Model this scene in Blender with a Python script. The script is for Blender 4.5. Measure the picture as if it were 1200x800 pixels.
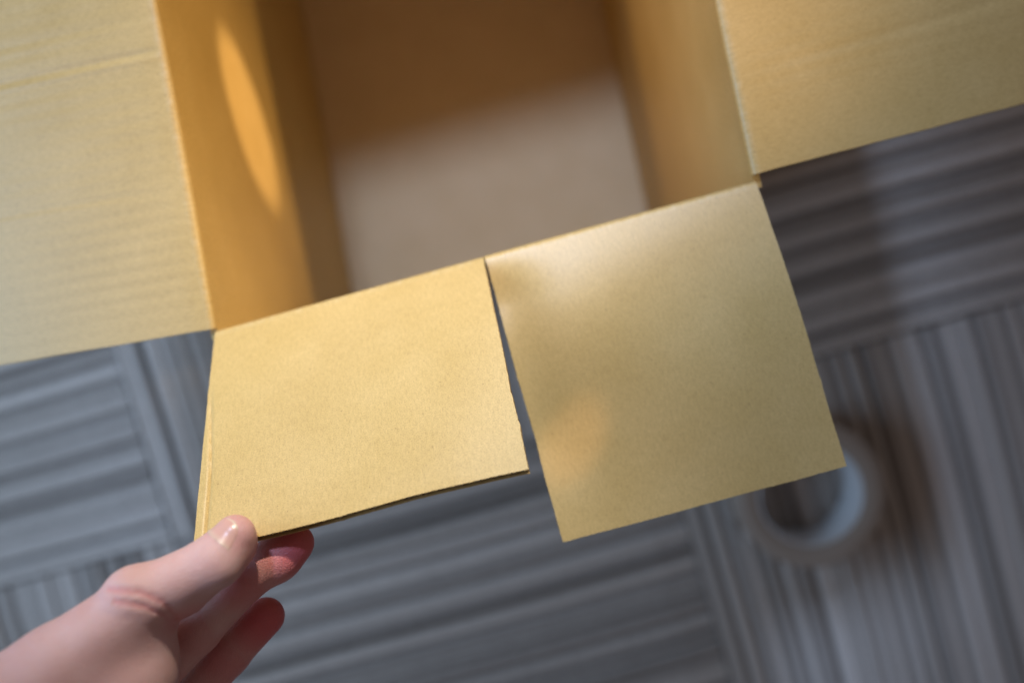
import bpy, math
import numpy as np
from mathutils import Vector, Matrix, noise as mnoise

scene = bpy.context.scene
for o in list(bpy.data.objects):
    bpy.data.objects.remove(o)

# ------------------------------------------------------------------ camera
F = 1000.0                    # focal length in photo pixels (1200 wide)
ZC = 0.836                    # camera height above the carpet
H = 0.381                     # height of the box rim
cam_d = bpy.data.cameras.new('camera')
cam = bpy.data.objects.new('camera', cam_d)
scene.collection.objects.link(cam)
scene.camera = cam
n_cam = Vector((20.0, 50.0, -F)).normalized()        # straight down, seen in camera space
R = n_cam.rotation_difference(Vector((0, 0, -1))).to_matrix()
cam.matrix_world = Matrix.Translation((0, 0, ZC)) @ R.to_4x4()
cam_d.sensor_width = 23.5
cam_d.lens = F / 1200 * 23.5
cam_d.clip_start = 0.01
cam_d.clip_end = 50
cam_d.dof.use_dof = True
cam_d.dof.focus_distance = 0.393
cam_d.dof.aperture_fstop = (cam_d.lens / 1000) / 0.0125
cam_d.dof.aperture_blades = 0

def ray(x, y):
    return R @ Vector((x - 600.0, 400.0 - y, -F))
def pix(x, y, z):
    d = ray(x, y)
    return Vector((0, 0, ZC)) + d * ((z - ZC) / d.z)

# ------------------------------------------------------------------ light
world = bpy.data.worlds.new('World')
scene.world = world
world.use_nodes = True
bg = world.node_tree.nodes['Background']
bg.inputs['Color'].default_value = (1.0, 0.808, 0.746, 1)
bg.inputs['Strength'].default_value = 0.13

def area(name, loc, target, size, sy, power, col):
    l = bpy.data.lights.new(name, 'AREA')
    l.shape = 'RECTANGLE'; l.size = size; l.size_y = sy
    l.energy = power; l.color = col
    o = bpy.data.objects.new(name, l)
    scene.collection.objects.link(o)
    o.location = loc
    o.rotation_euler = (Vector(target) - Vector(loc)).to_track_quat('-Z', 'Y').to_euler()
    return o

def direc(az, el, dist, tgt):
    a, e = math.radians(az), math.radians(el)
    return Vector(tgt) + Vector((math.cos(a)*math.cos(e), math.sin(a)*math.cos(e), math.sin(e))) * dist

# broad cool window on the left, a high cool pane beyond the box, low warm sun from beyond the box
area('window_light', direc(184, 30, 1.1, (-0.1, -0.05, 0.3)), (-0.1, -0.05, 0.2), 0.8, 0.6, 8.9, (0.483, 0.708, 1.0))
def spot(name, loc, target, ang, blend, power, col, radius=0.004):
    l = bpy.data.lights.new(name, 'SPOT')
    l.spot_size = ang; l.spot_blend = blend; l.energy = power; l.color = col; l.shadow_soft_size = radius
    o = bpy.data.objects.new(name, l)
    scene.collection.objects.link(o)
    o.location = loc
    o.rotation_euler = (Vector(target) - Vector(loc)).to_track_quat('-Z', 'Y').to_euler()
    return o
spot('high_pane_light', direc(104, 49, 2.6, (-0.11, 0.47, 0.38)), (-0.03, 0.06, 0.2), 0.33, 1.0, 300, (0.507, 0.683, 1.0), radius=0.15)
spot('low_sun_light', direc(82, 26, 3.0, (-0.095, -0.03, 0.43)), (-0.095, -0.03, 0.43), 0.122, 0.6, 380, (1.0, 0.926, 0.724), radius=0.08)
# the slip of sun on the inside of the box wall, and the faint warm glint on the level half flap
spot_t = Vector((-0.1930, 0.1285, 0.2380))
spot_d = Vector((0.155, -0.86, -0.47)).normalized() * 0.80 - Vector((0.98, 0.16, 0)) * 0.60
spot('sun_slip_light', spot_t - spot_d * 1.3, spot_t, 0.068, 0.6, 105, (1.0, 0.724, 0.41))
side_t = Vector((-0.190, 0.105, 0.300))
spot('warm_side_fill', direc(10, 33, 1.6, side_t), side_t, 0.26, 1.0, 64, (1.0, 0.672, 0.281), radius=0.03)  # added fill spot, warms and brightens the left inner wall
cross_t = Vector((0.075, 0.235, 0.285))
spot('warm_cross_fill', direc(163, 36, 1.6, cross_t), cross_t, 0.24, 1.0, 44, (1.0, 0.614, 0.182), radius=0.05)  # invented warm fill to turn the right inner wall golden
glint_t = pix(676, 508, H + 0.022)
spot('sun_glint_light', glint_t + Vector((0.30, 0.75, 0.60)), glint_t, 0.040, 1.0, 18, (1.0, 0.611, 0.306))

scene.view_settings.view_transform = 'Standard'
scene.view_settings.look = 'None'
scene.view_settings.exposure = 0.0
scene.view_settings.gamma = 1.0
scene.render.engine = 'CYCLES'
scene.cycles.max_bounces = 10
scene.cycles.diffuse_bounces = 6

# ------------------------------------------------------------------ helpers
def new_mat(name):
    m = bpy.data.materials.new(name); m.use_nodes = True
    nt = m.node_tree
    return m, nt, nt.nodes['Principled BSDF']

def N(nt, typ, **kw):
    n = nt.nodes.new(typ)
    for k, v in kw.items():
        if k in n.bl_rna.properties.keys():
            setattr(n, k, v)
        else:
            n.inputs[k].default_value = v
    return n

def ramp(nt, fac, stops):
    r = nt.nodes.new('ShaderNodeValToRGB')
    el = r.color_ramp.elements
    while len(el) < len(stops): el.new(0.5)
    for e, (p, c) in zip(el, stops):
        e.position = p; e.color = (*c, 1)
    nt.links.new(fac, r.inputs['Fac'])
    return r

def mixc(nt, fac, a, b, mode='MIX'):
    m = nt.nodes.new('ShaderNodeMix'); m.data_type = 'RGBA'; m.blend_type = mode
    for sock, val in ((0, fac), (6, a), (7, b)):
        if hasattr(val, 'is_linked'): nt.links.new(val, m.inputs[sock])
        elif sock == 0: m.inputs[0].default_value = val
        else: m.inputs[sock].default_value = (*val, 1)
    return m.outputs[2]

def N2(nt, op, a, k):
    n = nt.nodes.new('ShaderNodeMath'); n.operation = op
    nt.links.new(a, n.inputs[0]); n.inputs[1].default_value = k
    return n.outputs[0]

def link(o, parent=None):
    scene.collection.objects.link(o)
    if parent is not None:
        o.parent = parent
        o.matrix_parent_inverse = parent.matrix_world.inverted()
    return o

def mesh_obj(name, verts, faces, mat, parent=None, smooth=False, uvs=None):
    me = bpy.data.meshes.new(name)
    me.from_pydata([tuple(v) for v in verts], [], [tuple(int(i) for i in f) for f in faces])
    if uvs is not None:
        uvl = me.uv_layers.new(name='UVMap')
        vi = np.empty(len(me.loops), dtype=np.int32); me.loops.foreach_get('vertex_index', vi)
        uvl.data.foreach_set('uv', np.asarray(uvs, dtype=np.float32)[vi].ravel())
    if smooth:
        me.polygons.foreach_set('use_smooth', [True] * len(me.polygons))
    me.materials.append(mat)
    me.update()
    return link(bpy.data.objects.new(name, me), parent)

def tag(o, label=None, cat=None, group=None, kind=None):
    if label: o['label'] = label
    if cat: o['category'] = cat
    if group: o['group'] = group
    if kind: o['kind'] = kind
    return o

# ------------------------------------------------------------------ materials
def board_material(name, lo, hi, rough, flute=0.0, spec=0.5, fib=1.0, worn=False):
    """kraft liner: UV is in metres, u across the flutes, v along them"""
    m, nt, b = new_mat(name)
    L = nt.links.new
    uv = N(nt, 'ShaderNodeUVMap')
    big = N(nt, 'ShaderNodeTexNoise', Scale=22.0, Detail=5.0, Roughness=0.6)
    fine = N(nt, 'ShaderNodeTexNoise', Scale=1500.0, Detail=2.5, Roughness=0.75)
    mapf = N(nt, 'ShaderNodeMapping'); mapf.inputs['Scale'].default_value = (1.0, 0.35, 1)
    fibre = N(nt, 'ShaderNodeTexNoise', Scale=700.0, Detail=3.0, Roughness=0.7)
    speck = N(nt, 'ShaderNodeTexVoronoi', Scale=260.0)
    L(uv.outputs[0], mapf.inputs[0])
    L(mapf.outputs[0], fibre.inputs[0])
    for n in (big, fine, speck): L(uv.outputs[0], n.inputs['Vector'])
    base = ramp(nt, big.outputs['Fac'], [(0.3, lo), (0.7, hi)]).outputs[0]
    g1 = ramp(nt, fine.outputs['Fac'], [(0.28, (0.66, 0.63, 0.57)), (0.5, (1, 1, 1)), (0.72, (1.16, 1.18, 1.24))]).outputs[0]
    base = mixc(nt, 0.8 * fib, base, g1, 'MULTIPLY')
    g2 = ramp(nt, fibre.outputs['Fac'], [(0.32, (0.87, 0.855, 0.82)), (0.52, (1, 1, 1)), (0.72, (1.09, 1.10, 1.14))]).outputs[0]
    base = mixc(nt, 0.8 * fib, base, g2, 'MULTIPLY')
    # stray dark fibre specks
    s = ramp(nt, speck.outputs['Distance'], [(0.035, (0.45, 0.38, 0.30)), (0.10, (1, 1, 1))])
    keep = N(nt, 'ShaderNodeMath', operation='GREATER_THAN'); keep.inputs[1].default_value = 0.74
    L(speck.outputs['Color'], keep.inputs[0])
    base = mixc(nt, keep.outputs[0], base, mixc(nt, 1.0, base, s.outputs[0], 'MULTIPLY'))
    if worn:
        # scuffed, cracked paper along the scored fold
        sv = N(nt, 'ShaderNodeSeparateXYZ'); L(uv.outputs[0], sv.inputs[0])
        band = ramp(nt, N2(nt, 'MULTIPLY', sv.outputs[1], 100.0), [(0.10, (0, 0, 0)), (0.20, (1, 1, 1)), (0.36, (0.5, 0.5, 0.5)), (0.48, (0, 0, 0))]).outputs[0]
        sn_ = N(nt, 'ShaderNodeTexNoise', Scale=260.0, Detail=4.0, Roughness=0.7); L(uv.outputs[0], sn_.inputs['Vector'])
        cr = ramp(nt, sn_.outputs['Fac'], [(0.46, (0.05, 0.05, 0.05)), (0.70, (0.45, 0.45, 0.45))]).outputs[0]
        base = mixc(nt, mixc(nt, 1.0, band, cr, 'MULTIPLY'), base, (0.70, 0.58, 0.38))
    L(base, b.inputs['Base Color'])
    b.inputs['Specular IOR Level'].default_value = spec
    rr = N(nt, 'ShaderNodeMapRange'); rr.inputs['To Min'].default_value = rough - .06; rr.inputs['To Max'].default_value = rough + .08
    L(big.outputs['Fac'], rr.inputs[0]); L(rr.outputs[0], b.inputs['Roughness'])
    bump = N(nt, 'ShaderNodeBump'); bump.inputs['Strength'].default_value = 0.12; bump.inputs['Distance'].default_value = 0.0003
    L(fine.outputs['Fac'], bump.inputs['Height'])
    nrm = bump
    if flute > 0:
        sep = N(nt, 'ShaderNodeSeparateXYZ'); L(uv.outputs[0], sep.inputs[0])
        wob = N(nt, 'ShaderNodeTexNoise', Scale=14.0, Detail=2.0); L(uv.outputs[0], wob.inputs['Vector'])
        mu = N(nt, 'ShaderNodeMath', operation='MULTIPLY'); mu.inputs[1].default_value = 2 * math.pi / 0.0078
        L(sep.outputs[0], mu.inputs[0])
        sn = N(nt, 'ShaderNodeMath', operation='SINE'); L(mu.outputs[0], sn.inputs[0])
        am = N(nt, 'ShaderNodeMath', operation='MULTIPLY'); L(sn.outputs[0], am.inputs[0]); L(wob.outputs['Fac'], am.inputs[1])
        b2 = N(nt, 'ShaderNodeBump'); b2.inputs['Strength'].default_value = 1.0; b2.inputs['Distance'].default_value = flute
        L(am.outputs[0], b2.inputs['Height']); L(bump.outputs[0], b2.inputs['Normal'])
        nrm = b2
    L(nrm.outputs[0], b.inputs['Normal'])
    return m

KLO, KHI = (0.525, 0.352, 0.125), (0.585, 0.402, 0.158)
M_inner = board_material('kraft_inner_liner', KLO, KHI, 0.44, flute=0.00003, spec=0.70, worn=True)
M_wall = board_material('kraft_wall_liner', KLO, KHI, 0.47, flute=0.00005)
M_outer = board_material('kraft_outer_liner', (0.47, 0.30, 0.10), (0.53, 0.35, 0.13), 0.6)
M_flute = board_material('kraft_fluting', (0.30, 0.19, 0.08), (0.36, 0.24, 0.11), 0.8)
M_bottom = board_material('kraft_bottom_liner', (0.58, 0.415, 0.235), (0.63, 0.46, 0.275), 0.5)

def carpet_material():
    m, nt, b = new_mat('ribbed_carpet')
    L = nt.links.new
    uv = N(nt, 'ShaderNodeUVMap')
    oi = N(nt, 'ShaderNodeObjectInfo')
    add = N(nt, 'ShaderNodeVectorMath', operation='ADD')
    mul = N(nt, 'ShaderNodeVectorMath', operation='SCALE'); mul.inputs['Scale'].default_value = 37.0
    L(oi.outputs['Random'], mul.inputs[0]); L(uv.outputs[0], add.inputs[0]); L(mul.outputs[0], add.inputs[1])
    st = N(nt, 'ShaderNodeMapping'); st.inputs['Scale'].default_value = (0.5, 62.0, 1)
    L(add.outputs[0], st.inputs[0])
    stripe = N(nt, 'ShaderNodeTexNoise', Scale=1.0, Detail=3.0, Roughness=0.65); L(st.outputs[0], stripe.inputs['Vector'])
    loop = N(nt, 'ShaderNodeTexNoise', Scale=420.0, Detail=3.0, Roughness=0.7); L(add.outputs[0], loop.inputs['Vector'])
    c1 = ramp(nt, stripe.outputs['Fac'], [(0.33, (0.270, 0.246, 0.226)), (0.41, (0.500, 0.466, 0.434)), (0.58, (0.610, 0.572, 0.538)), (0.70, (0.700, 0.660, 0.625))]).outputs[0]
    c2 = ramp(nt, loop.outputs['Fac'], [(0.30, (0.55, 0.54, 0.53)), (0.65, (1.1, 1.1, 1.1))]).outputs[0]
    yt = N(nt, 'ShaderNodeAttribute', attribute_name='yarn_groove_shade')
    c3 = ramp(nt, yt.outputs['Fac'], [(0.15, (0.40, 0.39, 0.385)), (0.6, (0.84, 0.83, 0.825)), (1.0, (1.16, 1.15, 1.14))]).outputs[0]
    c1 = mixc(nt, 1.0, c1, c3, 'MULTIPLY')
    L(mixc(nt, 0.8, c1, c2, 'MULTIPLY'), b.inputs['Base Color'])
    b.inputs['Roughness'].default_value = 0.85
    b.inputs['Specular IOR Level'].default_value = 0.2
    bp = N(nt, 'ShaderNodeBump'); bp.inputs['Strength'].default_value = 0.8; bp.inputs['Distance'].default_value = 0.002
    L(loop.outputs['Fac'], bp.inputs['Height']); L(bp.outputs[0], b.inputs['Normal'])
    return m
M_carpet = carpet_material()

m, nt, b = new_mat('floor_screed'); M_screed = m
sc = N(nt, 'ShaderNodeTexNoise', Scale=30.0, Detail=6.0)
nt.links.new(ramp(nt, sc.outputs['Fac'], [(0.3, (0.10, 0.10, 0.10)), (0.7, (0.16, 0.155, 0.15))]).outputs[0], b.inputs['Base Color'])
b.inputs['Roughness'].default_value = 0.9

# ------------------------------------------------------------------ floor of quarter-turned carpet tiles
T = 0.5
fv = [(-1.4, -1.4, -0.03), (1.4, -1.4, -0.03), (1.4, 1.4, -0.03), (-1.4, 1.4, -0.03)]
fv += [(x, y, -0.0105) for x, y, z in fv]
floor = mesh_obj('floor', fv, [(3,2,1,0),(4,5,6,7),(0,1,5,4),(1,2,6,5),(2,3,7,6),(3,0,4,7)], M_screed)
tag(floor, 'grey ribbed carpet tile floor laid in quarter turns', kind='structure')

def tile_mesh(seed):
    rng = np.random.default_rng(seed)
    # irregular ribs across y, running along x
    half = T / 2 - 0.0006
    ys = np.linspace(-half, half, 240)
    h = np.zeros_like(ys); tone = np.full_like(ys, 0.25); flip = 0
    y = -half
    while y < half:
        w = rng.uniform(0.009, 0.017)
        top = rng.uniform(0.6, 1.0)
        inside = (ys >= y) & (ys < y + w)
        t = (ys[inside] - y) / w
        flip = 1 - flip
        tone[inside] = (rng.uniform(0.72, 1.0) if flip else rng.uniform(0.34, 0.80)) * (0.55 + 0.45 * np.clip(np.sin(np.pi * t), 0, 1) ** 0.5)  # random yarn tone per rib, with groove shade painted in toward rib edges
        h[inside] = top * np.clip(np.sin(np.pi * t), 0, 1) ** 0.38
        y += w + (0.004 if rng.random() < 0.35 else 0.0)
    xs = np.linspace(-half, half, 15)
    V, UV = [], []
    wob = rng.uniform(-1, 1, (4, 3))
    for i, x in enumerate(xs):
        for j, yy in enumerate(ys):
            dz = 0.0055 * h[j] * (1 + 0.10 * math.sin(9 * x + 40 * yy + wob[0, 0] * 6)) - 0.0055
            edge = 0.0025 if i in (0, len(xs) - 1) or j in (0, len(ys) - 1) else 0
            dy = 0.0012 * math.sin(14 * x + wob[1, 0] * 5 + 9 * yy)
            V.append((x, max(-half, min(half, yy + dy)), dz - edge)); UV.append((x, yy))
    ny = len(ys); Fc = []
    for i in range(len(xs) - 1):
        for j in range(ny - 1):
            Fc.append((i*ny+j, (i+1)*ny+j, (i+1)*ny+j+1, i*ny+j+1))
    b0 = len(V)
    for (x, yy) in ((-half, -half), (half, -half), (half, half), (-half, half)):
        V.append((x, yy, -0.0103)); UV.append((x, yy))
    e = [[j for j in range(ny)], [(len(xs)-1)*ny + j for j in range(ny)]]
    Fc.append(tuple(e[0] + [b0+3, b0])); Fc.append(tuple(e[1][::-1] + [b0+1, b0+2]))
    r0 = [i*ny for i in range(len(xs))]; r1 = [i*ny + ny-1 for i in range(len(xs))]
    Fc.append(tuple(r0[::-1] + [b0, b0+1])); Fc.append(tuple(r1 + [b0+2, b0+3]))
    Fc.append((b0+3, b0+2, b0+1, b0))
    me = bpy.data.meshes.new('carpet_tile')
    me.from_pydata(V, [], Fc)
    uvl = me.uv_layers.new(name='UVMap')
    vi = np.empty(len(me.loops), dtype=np.int32); me.loops.foreach_get('vertex_index', vi)
    uvl.data.foreach_set('uv', np.asarray(UV, dtype=np.float32)[vi].ravel())
    at_ = me.attributes.new('yarn_groove_shade', 'FLOAT', 'POINT')
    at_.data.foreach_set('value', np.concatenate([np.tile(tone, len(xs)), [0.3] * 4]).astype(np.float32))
    me.materials.append(M_carpet); me.update()
    return me
tile_meshes = [tile_mesh(s) for s in (3, 11, 24, 37)]
c1 = pix(766, 474, 0)                                   # a tile corner seen in the picture
ca = math.radians(16.0)                                 # the rows run up to the right
ex, ey = Vector((math.cos(ca), math.sin(ca), 0)), Vector((-math.sin(ca), math.cos(ca), 0))
k = 0
for i in range(-3, 2):
    for j in range(-2, 3):
        o = bpy.data.objects.new('carpet_tile', tile_meshes[(i * 2 + j * 3) % 4])
        link(o, floor)
        p = c1 + ex * (i + .5) * T + ey * (j + .5) * T
        # tile right-above c1 has its ribs along the rows, its neighbours across
        turn = 0 if (i + j) % 2 == 0 else 90
        o.location = (p.x, p.y, 0.0)
        o.rotation_euler = (0, 0, ca + math.radians(turn + (180 if (k * 7) % 3 == 0 else 0)))
        k += 1

# ------------------------------------------------------------------ cardboard box
TH = 0.0038
A, B = pix(252, 388, H), pix(885, 212, H)
dl = (pix(181, 0, H) - A).normalized()
dr = (pix(840, 0, H) - B).normalized()
LEN = 0.46
D, C = A + dl * LEN, B + dr * LEN
cen = (A + B + C + D) / 4
box = bpy.data.objects.new('cardboard_box', None); scene.collection.objects.link(box)
box.location = (cen.x, cen.y, 0.0)
bpy.context.view_layer.update()
tag(box, 'open brown corrugated cardboard box with its front flap slit in half', 'box')

TL = 0.0035                                             # fold tangent length
rim = [A, B, C, D]
def out_normal(p, q):
    d = (q - p).normalized(); n = Vector((d.y, -d.x, 0))
    return n if n.dot(p - cen) > 0 else -n
def miter(i):
    p, q, r = rim[i - 1], rim[i], rim[(i + 1) % 4]
    n1, n2 = out_normal(p, q), out_normal(q, r)
    return q + (n1 + n2) * TH / (1 + n1.dot(n2))
outer = [miter(i) for i in range(4)]
ZB = 0.0002
for i in range(4):
    j = (i + 1) % 4
    p, q, po, qo = rim[i], rim[j], outer[i], outer[j]
    w = (q - p).length
    nu, nvv = 40, 24
    V, UV, Fc = [], [], []
    bow = 0.004 if i in (1, 3) else 0.002
    nrm = out_normal(p, q)
    for s in range(nu + 1):
        for t in range(nvv + 1):
            a, c = s / nu, t / nvv
            z = ZB + (H - TL - ZB) * c
            v = p.lerp(q, a) + nrm * bow * math.sin(math.pi * a) * math.sin(math.pi * c)
            V.append((v.x, v.y, z)); UV.append((a * w, z))
    n0 = len(V)
    for s in range(nu + 1):
        for t in range(nvv + 1):
            a, c = s / nu, t / nvv
            z = ZB + (H - TL - ZB) * c
            v = po.lerp(qo, a) + nrm * bow * math.sin(math.pi * a) * math.sin(math.pi * c)
            V.append((v.x, v.y, z)); UV.append((a * w, z))
    st = nvv + 1
    for s in range(nu):
        for t in range(nvv):
            a = s * st + t
            Fc.append((a, a + 1, a + st + 1, a + st)); Fc.append((n0 + a, n0 + a + st, n0 + a + st + 1, n0 + a + 1))
    for s in range(nu):
        for t in (0, nvv):
            a = s * st + t
            Fc.append((a, a + st, n0 + a + st, n0 + a))
    for s in (0, nu):
        for t in range(nvv):
            a = s * st + t
            Fc.append((a, n0 + a, n0 + a + 1, a + 1))
    mesh_obj('wall', V, Fc, M_wall, box, smooth=False, uvs=UV)

# bottom: a panel inside the walls
ins = [rim[i] + (cen - rim[i]).normalized() * 0.0006 for i in range(4)]
V = [(v.x, v.y, 0.001) for v in ins] + [(v.x, v.y, 0.0055) for v in ins]
mesh_obj('bottom_panel', V, [(3,2,1,0),(4,5,6,7),(0,1,5,4),(1,2,6,5),(2,3,7,6),(3,0,4,7)], M_bottom, box,
         uvs=[(v[0], v[1]) for v in V])

def tear(t, seed):
    """a cut edge: nearly straight, drifting a little, with the odd nick and tuft"""
    n = 0.7 * mnoise.noise((t * 45, seed, 0.2)) + 0.35 * mnoise.noise((t * 700, seed, 3.1))
    k_ = mnoise.noise((t * 190, seed, 9.4))
    return n + (2.6 * (k_ - 0.42) if k_ > 0.42 else 0) + (2.0 * (k_ + 0.5) if k_ < -0.5 else 0)
def sheet(name, C0, C1, Q0, Q1, parent, nu, nv, off=None, ragged=(0.0003, 0.0003, 0.0002), seed=1, mat=None, flute_amp=0.0):
    """A folded flap: leaves the wall at C0-C1, ends at Q0-Q1. Liners and wavy fluting are its own pieces."""
    w = Vector((0, 0, -1))
    hd = (C1 - C0).normalized()
    wid = (C1 - C0).length
    mat = mat or M_inner
    path, nor, crush, uvv = [], [], [], []
    nf = 7
    flip = None
    for s in range(nu + 1):
        u = s / nu
        c, q = C0.lerp(C1, u), Q0.lerp(Q1, u)
        e = q - c; ln = e.length; e = e / ln
        row = []
        for t in range(nf):
            a = t / (nf - 1)
            row.append(((c + w * TL) * (1-a)**2 + c * 2*a*(1-a) + (c + e * TL) * a*a, a * TL))
        for t in range(1, nv + 1):
            vv = TL + (ln - TL) * (t / nv)
            row.append((c + e * vv, vv))
        pts = [r[0] for r in row]
        ns = []
        for t in range(len(pts)):
            tg = (pts[min(t+1, len(pts)-1)] - pts[max(t-1, 0)]).normalized()
            ns.append(hd.cross(tg).normalized())
        if ns[-1].z < 0: ns = [-x for x in ns]
        path.append(pts); nor.append(ns); uvv.append([r[1] for r in row])
        crush.append([0.30 + 0.70 * min(1, max(0, (r[1] - TL*0.6) / 0.010)) for r in row])
    nr = len(path[0])
    P = []
    for s in range(nu + 1):
        u = s / nu; row = []
        for t in range(nr):
            v = uvv[s][t]
            p = path[s][t].copy()
            d = off(u, v, u * wid) if off else 0.0
            if s == 0: p += -hd * ragged[0] * tear(v, seed + 1.3)
            if s == nu: p += hd * ragged[1] * tear(v, seed + 7.7)
            if t == nr - 1:
                e = (path[s][-1] - path[s][-2]).normalized()
                p += e * ragged[2] * tear(u * wid, seed + 4.1)
            row.append(p + nor[s][t] * d)
        P.append(row)
    def slab(nm, k0, k1, mt, par):
        V, UV, Fc = [], [], []
        for kk in (k0, k1):
            for s in range(nu + 1):
                for t in range(nr):
                    V.append(P[s][t] - nor[s][t] * kk * crush[s][t]); UV.append((s / nu * wid, uvv[s][t]))
        n0 = (nu + 1) * nr
        for s in range(nu):
            for t in range(nr - 1):
                a = s * nr + t
                Fc.append((a, a + nr, a + nr + 1, a + 1)); Fc.append((n0 + a, n0 + a + 1, n0 + a + nr + 1, n0 + a + nr))
            for t in (0, nr - 1):
                a = s * nr + t
                Fc.append((a, a + nr, n0 + a + nr, n0 + a))
        for s in (0, nu):
            for t in range(nr - 1):
                a = s * nr + t
                Fc.append((a, n0 + a, n0 + a + 1, a + 1))
        o = mesh_obj(nm, V, Fc, mt, par, smooth=True, uvs=UV)
        o.data.shade_smooth()
        md = o.modifiers.new('edges', 'EDGE_SPLIT'); md.split_angle = math.radians(40)
        return o
    flap = slab(name, 0.0, 0.0005, mat, parent)
    slab('outer_liner', TH - 0.0005, TH, M_outer, flap)
    # wavy fluting between the liners
    per = 0.0078
    nw = max(8, int(wid / per * 8))
    V, UV, Fc = [], [], []
    rows = list(range(nf - 1 + max(1, int(0.014 / 0.15 * nv)) + 1, nr, max(1, (nr - nf) // 18)))
    if rows[-1] != nr - 1: rows.append(nr - 1)
    for t in rows:
        back = 0.0007 if t == nr - 1 else 0
        for q in range(nw + 1):
            u = q / nw; fs = u * nu; s = min(nu - 1, int(fs)); f = fs - s
            p = P[s][t].lerp(P[s+1][t], f); n = nor[s][t]
            if back: p = p + (P[s][t-1] - P[s][t]).normalized() * back
            kk = TH / 2 + (TH / 2 - 0.00055) * math.sin(2 * math.pi * u * wid / per)
            V.append(p - n * kk * crush[s][t]); UV.append((u * wid, uvv[s][t]))
    for a in range(len(rows) - 1):
        for q in range(nw):
            i0 = a * (nw + 1) + q
            Fc.append((i0, i0 + 1, i0 + nw + 2, i0 + nw + 1))
    fo = mesh_obj('fluting', V, Fc, M_flute, flap, smooth=True, uvs=UV)
    sd = fo.modifiers.new('paper', 'SOLIDIFY'); sd.thickness = 0.0003; sd.offset = 0
    return flap

def gs(x, m, s): return math.exp(-((x - m) / s) ** 2)
def sst(x, a, b):
    t = min(1, max(0, (x - a) / (b - a))); return t * t * (3 - 2 * t)

Mid = A.lerp(B, (570 - 252) / 633.0)
hdAB = (B - A).normalized()
# left half of the slit front flap, lifted by the hand
ZL = H + 0.090
def off_lifted(u, v, x):
    d = 0.0016 * math.sin(math.pi * min(1, v / 0.13)) * math.sin(math.pi * u)
    d += 0.0012 * math.sin(u * 7 + v * 20)* sst(v, 0.01, 0.05)
    g = 0.0052 - 0.0035 * (1 - sst(v, 0.04, 0.10))
    d -= 0.0015 * gs(x, g, 0.0010) * sst(v, 0.035, 0.06)          # crushed strip along its edge
    d -= 0.0008 * (1 - sst(x, 0.0, g)) * sst(v, 0.035, 0.06)
    return d + 0.00003 * math.sin(2 * math.pi * x / 0.0078)
lifted = sheet('flap_half', A, Mid - hdAB * 0.0004, pix(226, 646, ZL), pix(619, 549, ZL + 0.001), box, 210, 90, off_lifted,
               ragged=(0.0004, 0.0008, 0.0003), seed=2)
lifted['label'] = 'bright half of the slit front flap, bent up in the hand'
# right half, lying nearly level with a rounded bend at the fold
ZR = H + 0.026
def off_level(u, v, x):
    d = 0.0100 * (1 - math.exp(-v / 0.032)) * (1 - sst(v, 0.03, 0.15)) * (0.75 + 0.25 * math.cos(u * 2.2))
    d -= 0.006 * gs(x, 0.0, 0.022) * sst(v, 0.0, 0.03) * (1 - sst(v, 0.09, 0.145))
    d += 0.0007 * math.sin(v * 42 + u * 5) * sst(v, 0.01, 0.05)
    return d + 0.00003 * math.sin(2 * math.pi * x / 0.0078)
level = sheet('flap_half', Mid + hdAB * 0.0004, B, pix(660, 635, ZR), pix(993, 546, ZR), box, 120, 110, off_level,
              ragged=(0.0008, 0.0004, 0.0003), seed=5)
level['label'] = 'dull half of the slit front flap, left lying level'

FL = 0.172
def side_flap(p0, p1, px, py, droop, seed, off, mir):
    drop = math.tan(math.radians(droop))
    q = None
    z = H
    for _ in range(8):
        g = pix(px, py, z); z = H - (g - p0).to_2d().length * drop
    e = (pix(px, py, z) - p0).normalized()
    e1 = e + (p1 - p0).normalized() * 0.0
    a, b, qa, qb = p0, p1, p0 + e * FL, p1 + e1 * FL
    return sheet('flap', a, b, qa, qb, box, 470, 16, off, ragged=(0.0004, 0.0004, 0.0003), seed=seed)

def rib(x, v, amp, seed):
    m = 0.55 + 0.9 * mnoise.noise((x * 30, v * 9, seed))
    return amp * math.sin(2 * math.pi * x / 0.0078 + 0.5 * mnoise.noise((x * 40, v * 6, seed + 3.0))) * max(0.1, m)
def off_left(u, v, x):
    d = rib(x, v, 0.00010, 2.0) * sst(v, 0.003, 0.012)
    wv = 0.0010 * mnoise.noise((v * 26, 3.3, 1.0))
    k = sst(v, 0.001, 0.012)
    d += k * (-0.0012 * gs(x, 0.1500 + wv, 0.0019) + 0.0008 * gs(x, 0.1462 + wv, 0.0016))
    d += k * (-0.0003 * gs(x, 0.1675 + wv, 0.0018) + 0.0001 * gs(x, 0.1640 + wv, 0.0018)) * (1 - sst(v, .10, .14))
    d += k * (-0.0004 * gs(x, 0.0775 + wv + v * .02, 0.0018) + 0.0002 * gs(x, 0.0740 + wv + v*.02, 0.0018)) * sst(v, 0.02, 0.05)
    d += -0.0030 * (v / FL) ** 2 + 0.0010 * math.sin(x * 17)
    return d
left = side_flap(A + dl * 0.0015, D, 0, 427.5, 6, 8, off_left, 1)
def off_right(u, v, x):
    d = rib(x, v, 0.00010, 9.0) * sst(v, 0.003, 0.012)
    d += -0.0005 * gs(x, 0.052 + v * 0.03, 0.003) * sst(v, 0.02, 0.06) + -0.003 * (v / FL) ** 2 + 0.0008 * math.sin(x * 13 + 1)
    return d
right = side_flap(B + dr * 0.0035, C, 1200, 121, 4, 9, off_right, -1)
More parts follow.
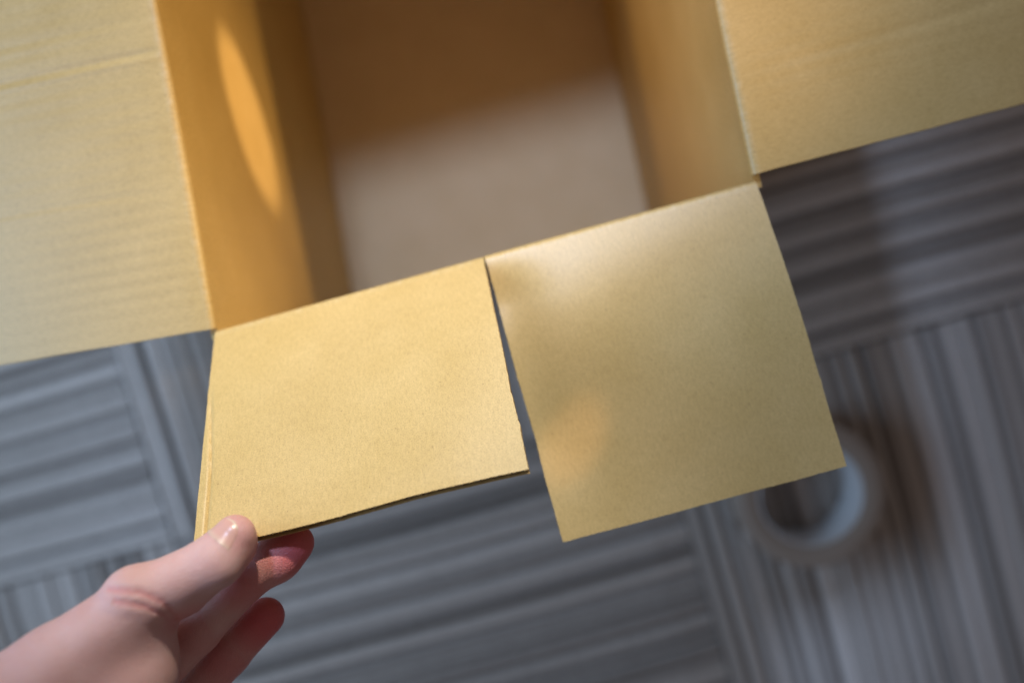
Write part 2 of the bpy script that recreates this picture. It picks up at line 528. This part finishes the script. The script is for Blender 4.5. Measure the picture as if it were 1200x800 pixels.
# far flap, folded out
en = out_normal(C, D)
ef = (en * math.cos(math.radians(14)) - Vector((0, 0, 1)) * math.sin(math.radians(14)))
sheet('flap', C, D, C + ef * FL, D + ef * FL, box, 200, 14, lambda u, v, x: rib(x, v, 0.0001, 5.0), seed=12)


# ------------------------------------------------------------------ roll of packing tape on the carpet
def tube_ring(name, r0, r1, z0, z1, mat, parent, bev=0.0012, seg=96):
    prof = [(r0, z0), (r1 - bev, z0), (r1, z0 + bev), (r1, z1 - bev), (r1 - bev, z1), (r0 + bev * .6, z1), (r0, z1 - bev * .6)]
    V = [(r * math.cos(2*math.pi*k/seg), r * math.sin(2*math.pi*k/seg), z) for k in range(seg) for r, z in prof]
    n = len(prof)
    Fc = [(k*n+i, ((k+1) % seg)*n+i, ((k+1) % seg)*n+(i+1) % n, k*n+(i+1) % n) for k in range(seg) for i in range(n)]
    o = mesh_obj(name, V, Fc, mat, None, smooth=True)
    scene.collection.objects.unlink(o); scene.collection.objects.link(o)
    o.parent = parent
    md = o.modifiers.new('edges', 'EDGE_SPLIT'); md.split_angle = math.radians(50)
    return o
m, nt, b = new_mat('wound_tape'); M_tape = m
tc = N(nt, 'ShaderNodeTexCoord'); sx = N(nt, 'ShaderNodeVectorMath', operation='LENGTH')
nt.links.new(tc.outputs['Object'], sx.inputs[0])
wn = N(nt, 'ShaderNodeTexNoise', Scale=900.0, Detail=2.0); wn.noise_dimensions = '1D'
nt.links.new(sx.outputs['Value'], wn.inputs['W'])
nt.links.new(ramp(nt, wn.outputs['Fac'], [(0.3, (0.29, 0.245, 0.208)), (0.7, (0.37, 0.320, 0.275))]).outputs[0], b.inputs['Base Color'])
b.inputs['Roughness'].default_value = 0.38
m, nt, b = new_mat('tape_core_card'); M_core = m
cn = N(nt, 'ShaderNodeTexNoise', Scale=300.0, Detail=4.0)
nt.links.new(ramp(nt, cn.outputs['Fac'], [(0.3, (0.56, 0.58, 0.60)), (0.7, (0.66, 0.68, 0.70))]).outputs[0], b.inputs['Base Color'])
b.inputs['Roughness'].default_value = 0.42
tape = bpy.data.objects.new('tape_roll', None); scene.collection.objects.link(tape)
tp = pix(951, 579, 0.05)
tape.location = (tp.x, tp.y, 0.0)
tag(tape, 'thick taupe roll of packing tape with a white core lying flat on the carpet', 'tape roll')
tube_ring('tape_winding', 0.0489, 0.0690, 0.0005, 0.0495, M_tape, tape)
tube_ring('core', 0.0470, 0.0486, 0.0, 0.0500, M_core, tape, bev=0.0005)

# ------------------------------------------------------------------ hand
def P3(x, y, z): return np.array(pix(x, y, z))
THUMB = [(P3(275, 627, .4800), .0088), (P3(254, 656, .4840), .0106), (P3(168, 699, .491), .0122), (P3(66, 784, .501), .0175), (P3(-70, 890, .520), .0260)]
INDEX = [(P3(346, 636, .4530), .0086), (P3(291, 676, .4560), .0097), (P3(231, 738, .4540), .0106), (P3(150, 818, .456), .0125), (P3(-30, 930, .490), .0200)]
MIDDLE = [(P3(311, 722, .4380), .0091), (P3(268, 766, .4390), .0099), (P3(216, 828, .4400), .0106), (P3(120, 885, .450), .0125), (P3(-60, 950, .505), .0200)]
RING = [(P3(262, 850, .4300), .0074), (P3(225, 880, .4340), .0082), (P3(160, 915, .4420), .0092), (P3(80, 940, .458), .0115), (P3(-80, 980, .495), .0200)]
LITTLE = [(P3(205, 955, .4250), .0062), (P3(170, 970, .4280), .0070), (P3(120, 985, .4340), .0080), (P3(40, 1000, .450), .0105), (P3(-100, 1010, .490), .0190)]
def capsule(p, a, b, ra, rb):
    ab = b - a
    t = np.clip(((p - a) @ ab) / (ab @ ab), 0, 1)
    d = p - a - t[..., None] * ab
    return np.sqrt((d * d).sum(-1)) - (ra + t * (rb - ra))
def smin(a, b, k):
    h = np.clip(0.5 + 0.5 * (b - a) / k, 0, 1)
    return b * (1 - h) + a * h - k * h * (1 - h)
def chain(p, ch, k=0.004):
    d = None
    for (a, ra), (b, rb) in zip(ch[:-1], ch[1:]):
        c = capsule(p, a, b, ra, rb)
        d = c if d is None else smin(d, c, k)
    return d
Rn = np.array(R)
def to_px(p):
    c = (p - np.array([0, 0, ZC])) @ Rn            # world -> camera
    return 600 + F * c[..., 0] / -c[..., 2], 400 - F * c[..., 1] / -c[..., 2]
def seg2(px, py, pts):
    d = None
    for (x0, y0), (x1, y1) in zip(pts[:-1], pts[1:]):
        ax, ay = x1 - x0, y1 - y0
        t = np.clip(((px - x0) * ax + (py - y0) * ay) / (ax * ax + ay * ay), 0, 1)
        e = np.hypot(px - x0 - t * ax, py - y0 - t * ay)
        d = e if d is None else np.minimum(d, e)
    return d
# skin folds: pixel track, half width in pixels, depth in metres, lowest height they reach
FOLDS = [([(128, 690), (165, 694), (190, 704), (206, 722)], 3.2, .0011, .470),
         ([(135, 704), (170, 710), (192, 720), (203, 732)], 2.8, .0010, .470),
         ([(150, 722), (175, 724), (198, 738)], 3.0, .0003, .470),
         ([(238, 646), (248, 652), (262, 660)], 2.2, .0003, .470),
         ([(232, 652), (246, 659), (258, 668)], 2.2, .0003, .470),
         ([(122, 700), (150, 703), (176, 714), (194, 726)], 1.6, .0004, .470),
         ([(120, 716), (150, 724), (176, 736), (196, 752)], 2.2, .0003, .470),
         ([(100, 712), (108, 730), (112, 752)], 2.5, .0002, .470),
         ([(228, 658), (240, 664), (252, 674)], 1.8, .0003, .470),
         ([(243, 641), (254, 646), (266, 654)], 1.6, .0003, .470),
         ([(284, 676), (296, 684), (304, 690)], 2.4, .0007, .455),
         ([(232, 722), (242, 736), (250, 752)], 2.6, .0006, .455),
         ([(262, 752), (276, 766), (284, 776)], 2.6, .0007, .440)]
def hand_sdf(p, folds=True):
    th = chain(p, THUMB, .005)
    pad = capsule(p, P3(278, 640, .4760), P3(214, 688, .482), .0085, .0122)     # fleshy thumb pad
    th = smin(th, pad, .004)
    mcp = np.sqrt(((p - P3(150, 693, .495)) ** 2).sum(-1)) - .0088             # knuckle bump
    th = smin(th, mcp, .006)
    ix, md, rg, lt = (chain(p, c, .003) for c in (INDEX, MIDDLE, RING, LITTLE))
    for ch, nm in ((INDEX, 0), (MIDDLE, 1)):
        pass
    ix = smin(ix, np.sqrt(((p - P3(326, 656, .4555)) ** 2).sum(-1)) - .0088, .008)
    palm = capsule(p, P3(136, 792, .4850), P3(-40, 930, .503), .0250, .0330)
    web = capsule(p, P3(170, 735, .4840), P3(140, 800, .478), .0125, .0170)
    palm = smin(palm, web, .010)
    fingers = np.minimum(np.minimum(ix, md), np.minimum(rg, lt))
    fingers = smin(smin(ix, md, .0012), smin(rg, lt, .0012), .0012)
    d = smin(palm, th, .009)
    d = smin(d, fingers, .0025)
    fore = capsule(p, P3(-60, 930, .507), P3(-420, 1180, .560), .0290, .0340)
    d = smin(d, fore, .015)
    if folds:
        px, py = to_px(p)
        near = np.abs(d) < .006
        for pts, w, dep, zl in FOLDS:
            m_ = near & (p[..., 2] > zl)
            e = seg2(px[m_], py[m_], pts)
            d[m_] += dep * np.exp(-(e / w) ** 2)
    return d
def surface_nets(lo, hi, h):
    n = np.ceil((hi - lo) / h).astype(int) + 1
    ax = [lo[i] + h * np.arange(n[i]) for i in range(3)]
    D = np.empty(n, dtype=np.float64)
    for i in range(0, n[0], 24):                       # in slices, to keep memory small
        g = np.stack(np.meshgrid(ax[0][i:i+24], ax[1], ax[2], indexing='ij'), -1)
        D[i:i+24] = hand_sdf(g)
    S = D < 0
    cnt = np.zeros(n - 1, dtype=np.int32); acc = np.zeros((*(n - 1), 3))
    cor = [(a, b, c) for a in (0, 1) for b in (0, 1) for c in (0, 1)]
    def sub(A_, c): return A_[c[0]:n[0]-1+c[0], c[1]:n[1]-1+c[1], c[2]:n[2]-1+c[2]]
    for a in range(8):
        for b in range(a + 1, 8):
            ca_, cb = cor[a], cor[b]
            if sum(abs(x - y) for x, y in zip(ca_, cb)) != 1: continue
            da, db = sub(D, ca_), sub(D, cb)
            cross = (da < 0) != (db < 0)
            t = np.where(cross, da / np.where(cross, da - db, 1), 0)
            cnt += cross
            for k_ in range(3):
                acc[..., k_] += np.where(cross, ca_[k_] + t * (cb[k_] - ca_[k_]), 0)
    act = cnt > 0
    idx = -np.ones(n - 1, dtype=np.int64); idx[act] = np.arange(act.sum())
    ii = np.argwhere(act)
    V = lo + h * (ii + acc[act] / cnt[act][:, None])
    Fs = []
    for axis in range(3):
        u, v = [(1, 2), (2, 0), (0, 1)][axis]
        s0 = [slice(1, n[k_] - 1) for k_ in range(3)]; s0[axis] = slice(0, n[axis] - 1)
        s1 = list(s0); s1[axis] = slice(1, n[axis])
        A0, A1 = S[tuple(s0)], S[tuple(s1)]
        e = np.argwhere(A0 != A1)
        if not len(e): continue
        base = e.copy()
        for k_ in range(3):
            if k_ != axis: base[:, k_] += 1
        inside = A0[tuple(e.T)]
        def at(du, dv):
            q = base.copy(); q[:, u] -= du; q[:, v] -= dv
            return idx[tuple(q.T)]
        quad = np.stack([at(1, 1), at(0, 1), at(0, 0), at(1, 0)], 1)
        quad[~inside] = quad[~inside][:, ::-1]
        Fs.append(quad)
    return V, np.concatenate(Fs)
lo = np.array([-0.42, -0.36, 0.395]); hi = np.array([-0.075, -0.055, 0.575])
HV, HF = surface_nets(lo, hi, 0.00125)

m, nt, b = new_mat('skin'); M_skin = m
at = N(nt, 'ShaderNodeAttribute', attribute_name='flush')
tc = N(nt, 'ShaderNodeTexCoord')
n1 = N(nt, 'ShaderNodeTexNoise', Scale=70.0, Detail=4.0, Roughness=0.6); nt.links.new(tc.outputs['Object'], n1.inputs['Vector'])
n2 = N(nt, 'ShaderNodeTexNoise', Scale=1500.0, Detail=3.0, Roughness=0.7); nt.links.new(tc.outputs['Object'], n2.inputs['Vector'])
vo = N(nt, 'ShaderNodeTexVoronoi', Scale=1100.0, feature='DISTANCE_TO_EDGE'); vo.inputs['Scale'].default_value = 750.0; nt.links.new(tc.outputs['Object'], vo.inputs['Vector'])
pale = ramp(nt, n1.outputs['Fac'], [(0.3, (0.60, 0.385, 0.355)), (0.7, (0.66, 0.450, 0.420))]).outputs[0]
col = mixc(nt, at.outputs['Fac'], pale, (0.58, 0.060, 0.080))
nt.links.new(col, b.inputs['Base Color'])
b.inputs['Roughness'].default_value = 0.46
b.inputs['Subsurface Weight'].default_value = 0.18
b.inputs['Subsurface Radius'].default_value = (1.0, 0.35, 0.2)
b.inputs['Subsurface Scale'].default_value = 0.004
hm = N(nt, 'ShaderNodeMath', operation='ADD'); nt.links.new(n2.outputs['Fac'], hm.inputs[0]); nt.links.new(vo.outputs['Distance'], hm.inputs[1])
bp = N(nt, 'ShaderNodeBump'); bp.inputs['Strength'].default_value = 0.5; bp.inputs['Distance'].default_value = 0.0006
nt.links.new(hm.outputs[0], bp.inputs['Height']); nt.links.new(bp.outputs[0], b.inputs['Normal'])

hand = mesh_obj('hand', HV, HF, M_skin, None, smooth=True)
tag(hand, 'left hand pinching the corner of the bent-up flap half between thumb and fingers', 'hand')
fl = np.full(len(HV), 0.14)
def flush(pt, r, a):
    global fl
    d = np.sqrt(((HV - pt) ** 2).sum(-1)); fl = np.maximum(fl, a * np.exp(-(d / r) ** 2))
for c, a in ((INDEX, 1.0), (MIDDLE, 1.0), (RING, .9), (LITTLE, .9)):
    flush(c[0][0], .020, a); flush(c[1][0], .015, a * .85); flush(c[2][0], .014, a * .6)
    flush((c[2][0] + c[3][0]) / 2, .016, a * .55)
flush(THUMB[0][0], .013, .40); flush(P3(285, 652, .474), .014, .55); flush(P3(215, 715, .485), .013, .5)
hpx, hpy = to_px(HV)
for pts, w, dep, zl in FOLDS:
    e = seg2(hpx, hpy, pts)
    fl = np.maximum(fl, np.where(HV[:, 2] > zl, min(.42, dep * 520) * np.exp(-(e / (w * 1.7)) ** 2), 0))
att = hand.data.attributes.new('flush', 'FLOAT', 'POINT'); att.data.foreach_set('value', fl.astype(np.float32))
sm = hand.modifiers.new('relax', 'SMOOTH'); sm.factor = 0.5; sm.iterations = 3

# thumb nail: a thin curved plate laid on the thumb
m, nt, b = new_mat('nail'); M_nail = m
tn = N(nt, 'ShaderNodeUVMap'); sp = N(nt, 'ShaderNodeSeparateXYZ'); nt.links.new(tn.outputs[0], sp.inputs[0])
nt.links.new(ramp(nt, sp.outputs[1], [(0.0, (0.62, 0.44, 0.36)), (0.22, (0.60, 0.34, 0.29)), (0.86, (0.60, 0.33, 0.28)), (0.95, (0.68, 0.54, 0.44))]).outputs[0], b.inputs['Base Color'])
b.inputs['Roughness'].default_value = 0.28
def nail(name, base_px, tip_px, z, width, nvec, parent):
    b0, t0 = P3(*base_px, z), P3(*tip_px, z)
    nv = np.array(nvec) / np.linalg.norm(nvec)
    ax = t0 - b0; ax -= nv * (ax @ nv); ln = np.linalg.norm(ax); ax /= ln
    side = np.cross(nv, ax)
    nu_, nl = 14, 18
    top, UV = [], []
    for i_ in range(nl + 1):
        v = i_ / nl
        for j_ in range(nu_ + 1):
            u = -1 + 2 * j_ / nu_
            vv = v + (0.10 * (1 - u*u) - 0.08) * (1 if v > .5 else 0) * (v - .5) * 2 - 0.12 * (1 - u * u) * (1 - v) * (v < .4) * (0.4 - v) * 2
            w = width * (0.86 + 0.14 * math.sin(math.pi * min(1, v * 1.2)))* (1 - 0.22 * max(0, v - .75) / .25)
            top.append(b0 + ax * ln * vv + side * u * w / 2); UV.append((j_ / nu_, v))
    top = np.array(top)
    q = top.copy()
    for _ in range(30):                                 # settle on the nearest skin
        d_ = hand_sdf(q, False)
        g_ = np.stack([hand_sdf(q + e_, False) - hand_sdf(q - e_, False) for e_ in np.eye(3) * 2e-4], 1)
        g_ /= np.linalg.norm(g_, axis=1)[:, None] + 1e-9
        q = q - g_ * d_[:, None] * .8
    q = q + nv * .00035
    V = np.concatenate([q, q - nv * .0009]); n0 = len(q); w1 = nu_ + 1
    Fc = []
    for i_ in range(nl):
        for j_ in range(nu_):
            a = i_ * w1 + j_
            Fc.append((a, a+1, a+w1+1, a+w1)); Fc.append((n0+a, n0+a+w1, n0+a+w1+1, n0+a+1))
    for i_ in range(nl):
        for a in (i_ * w1, i_ * w1 + nu_): Fc.append((a, a + w1, n0 + a + w1, n0 + a))
    for j_ in range(nu_):
        for a in (j_, nl * w1 + j_): Fc.append((a, n0 + a, n0 + a + 1, a + 1))
    o = mesh_obj(name, V, Fc, M_nail, parent, smooth=True, uvs=UV + UV)
    md_ = o.modifiers.new('edges', 'EDGE_SPLIT'); md_.split_angle = math.radians(50)
    return o
nail('thumb_nail', (256, 634), (274, 602), .4870, .0155, (-0.42, 0.22, 0.86), hand)
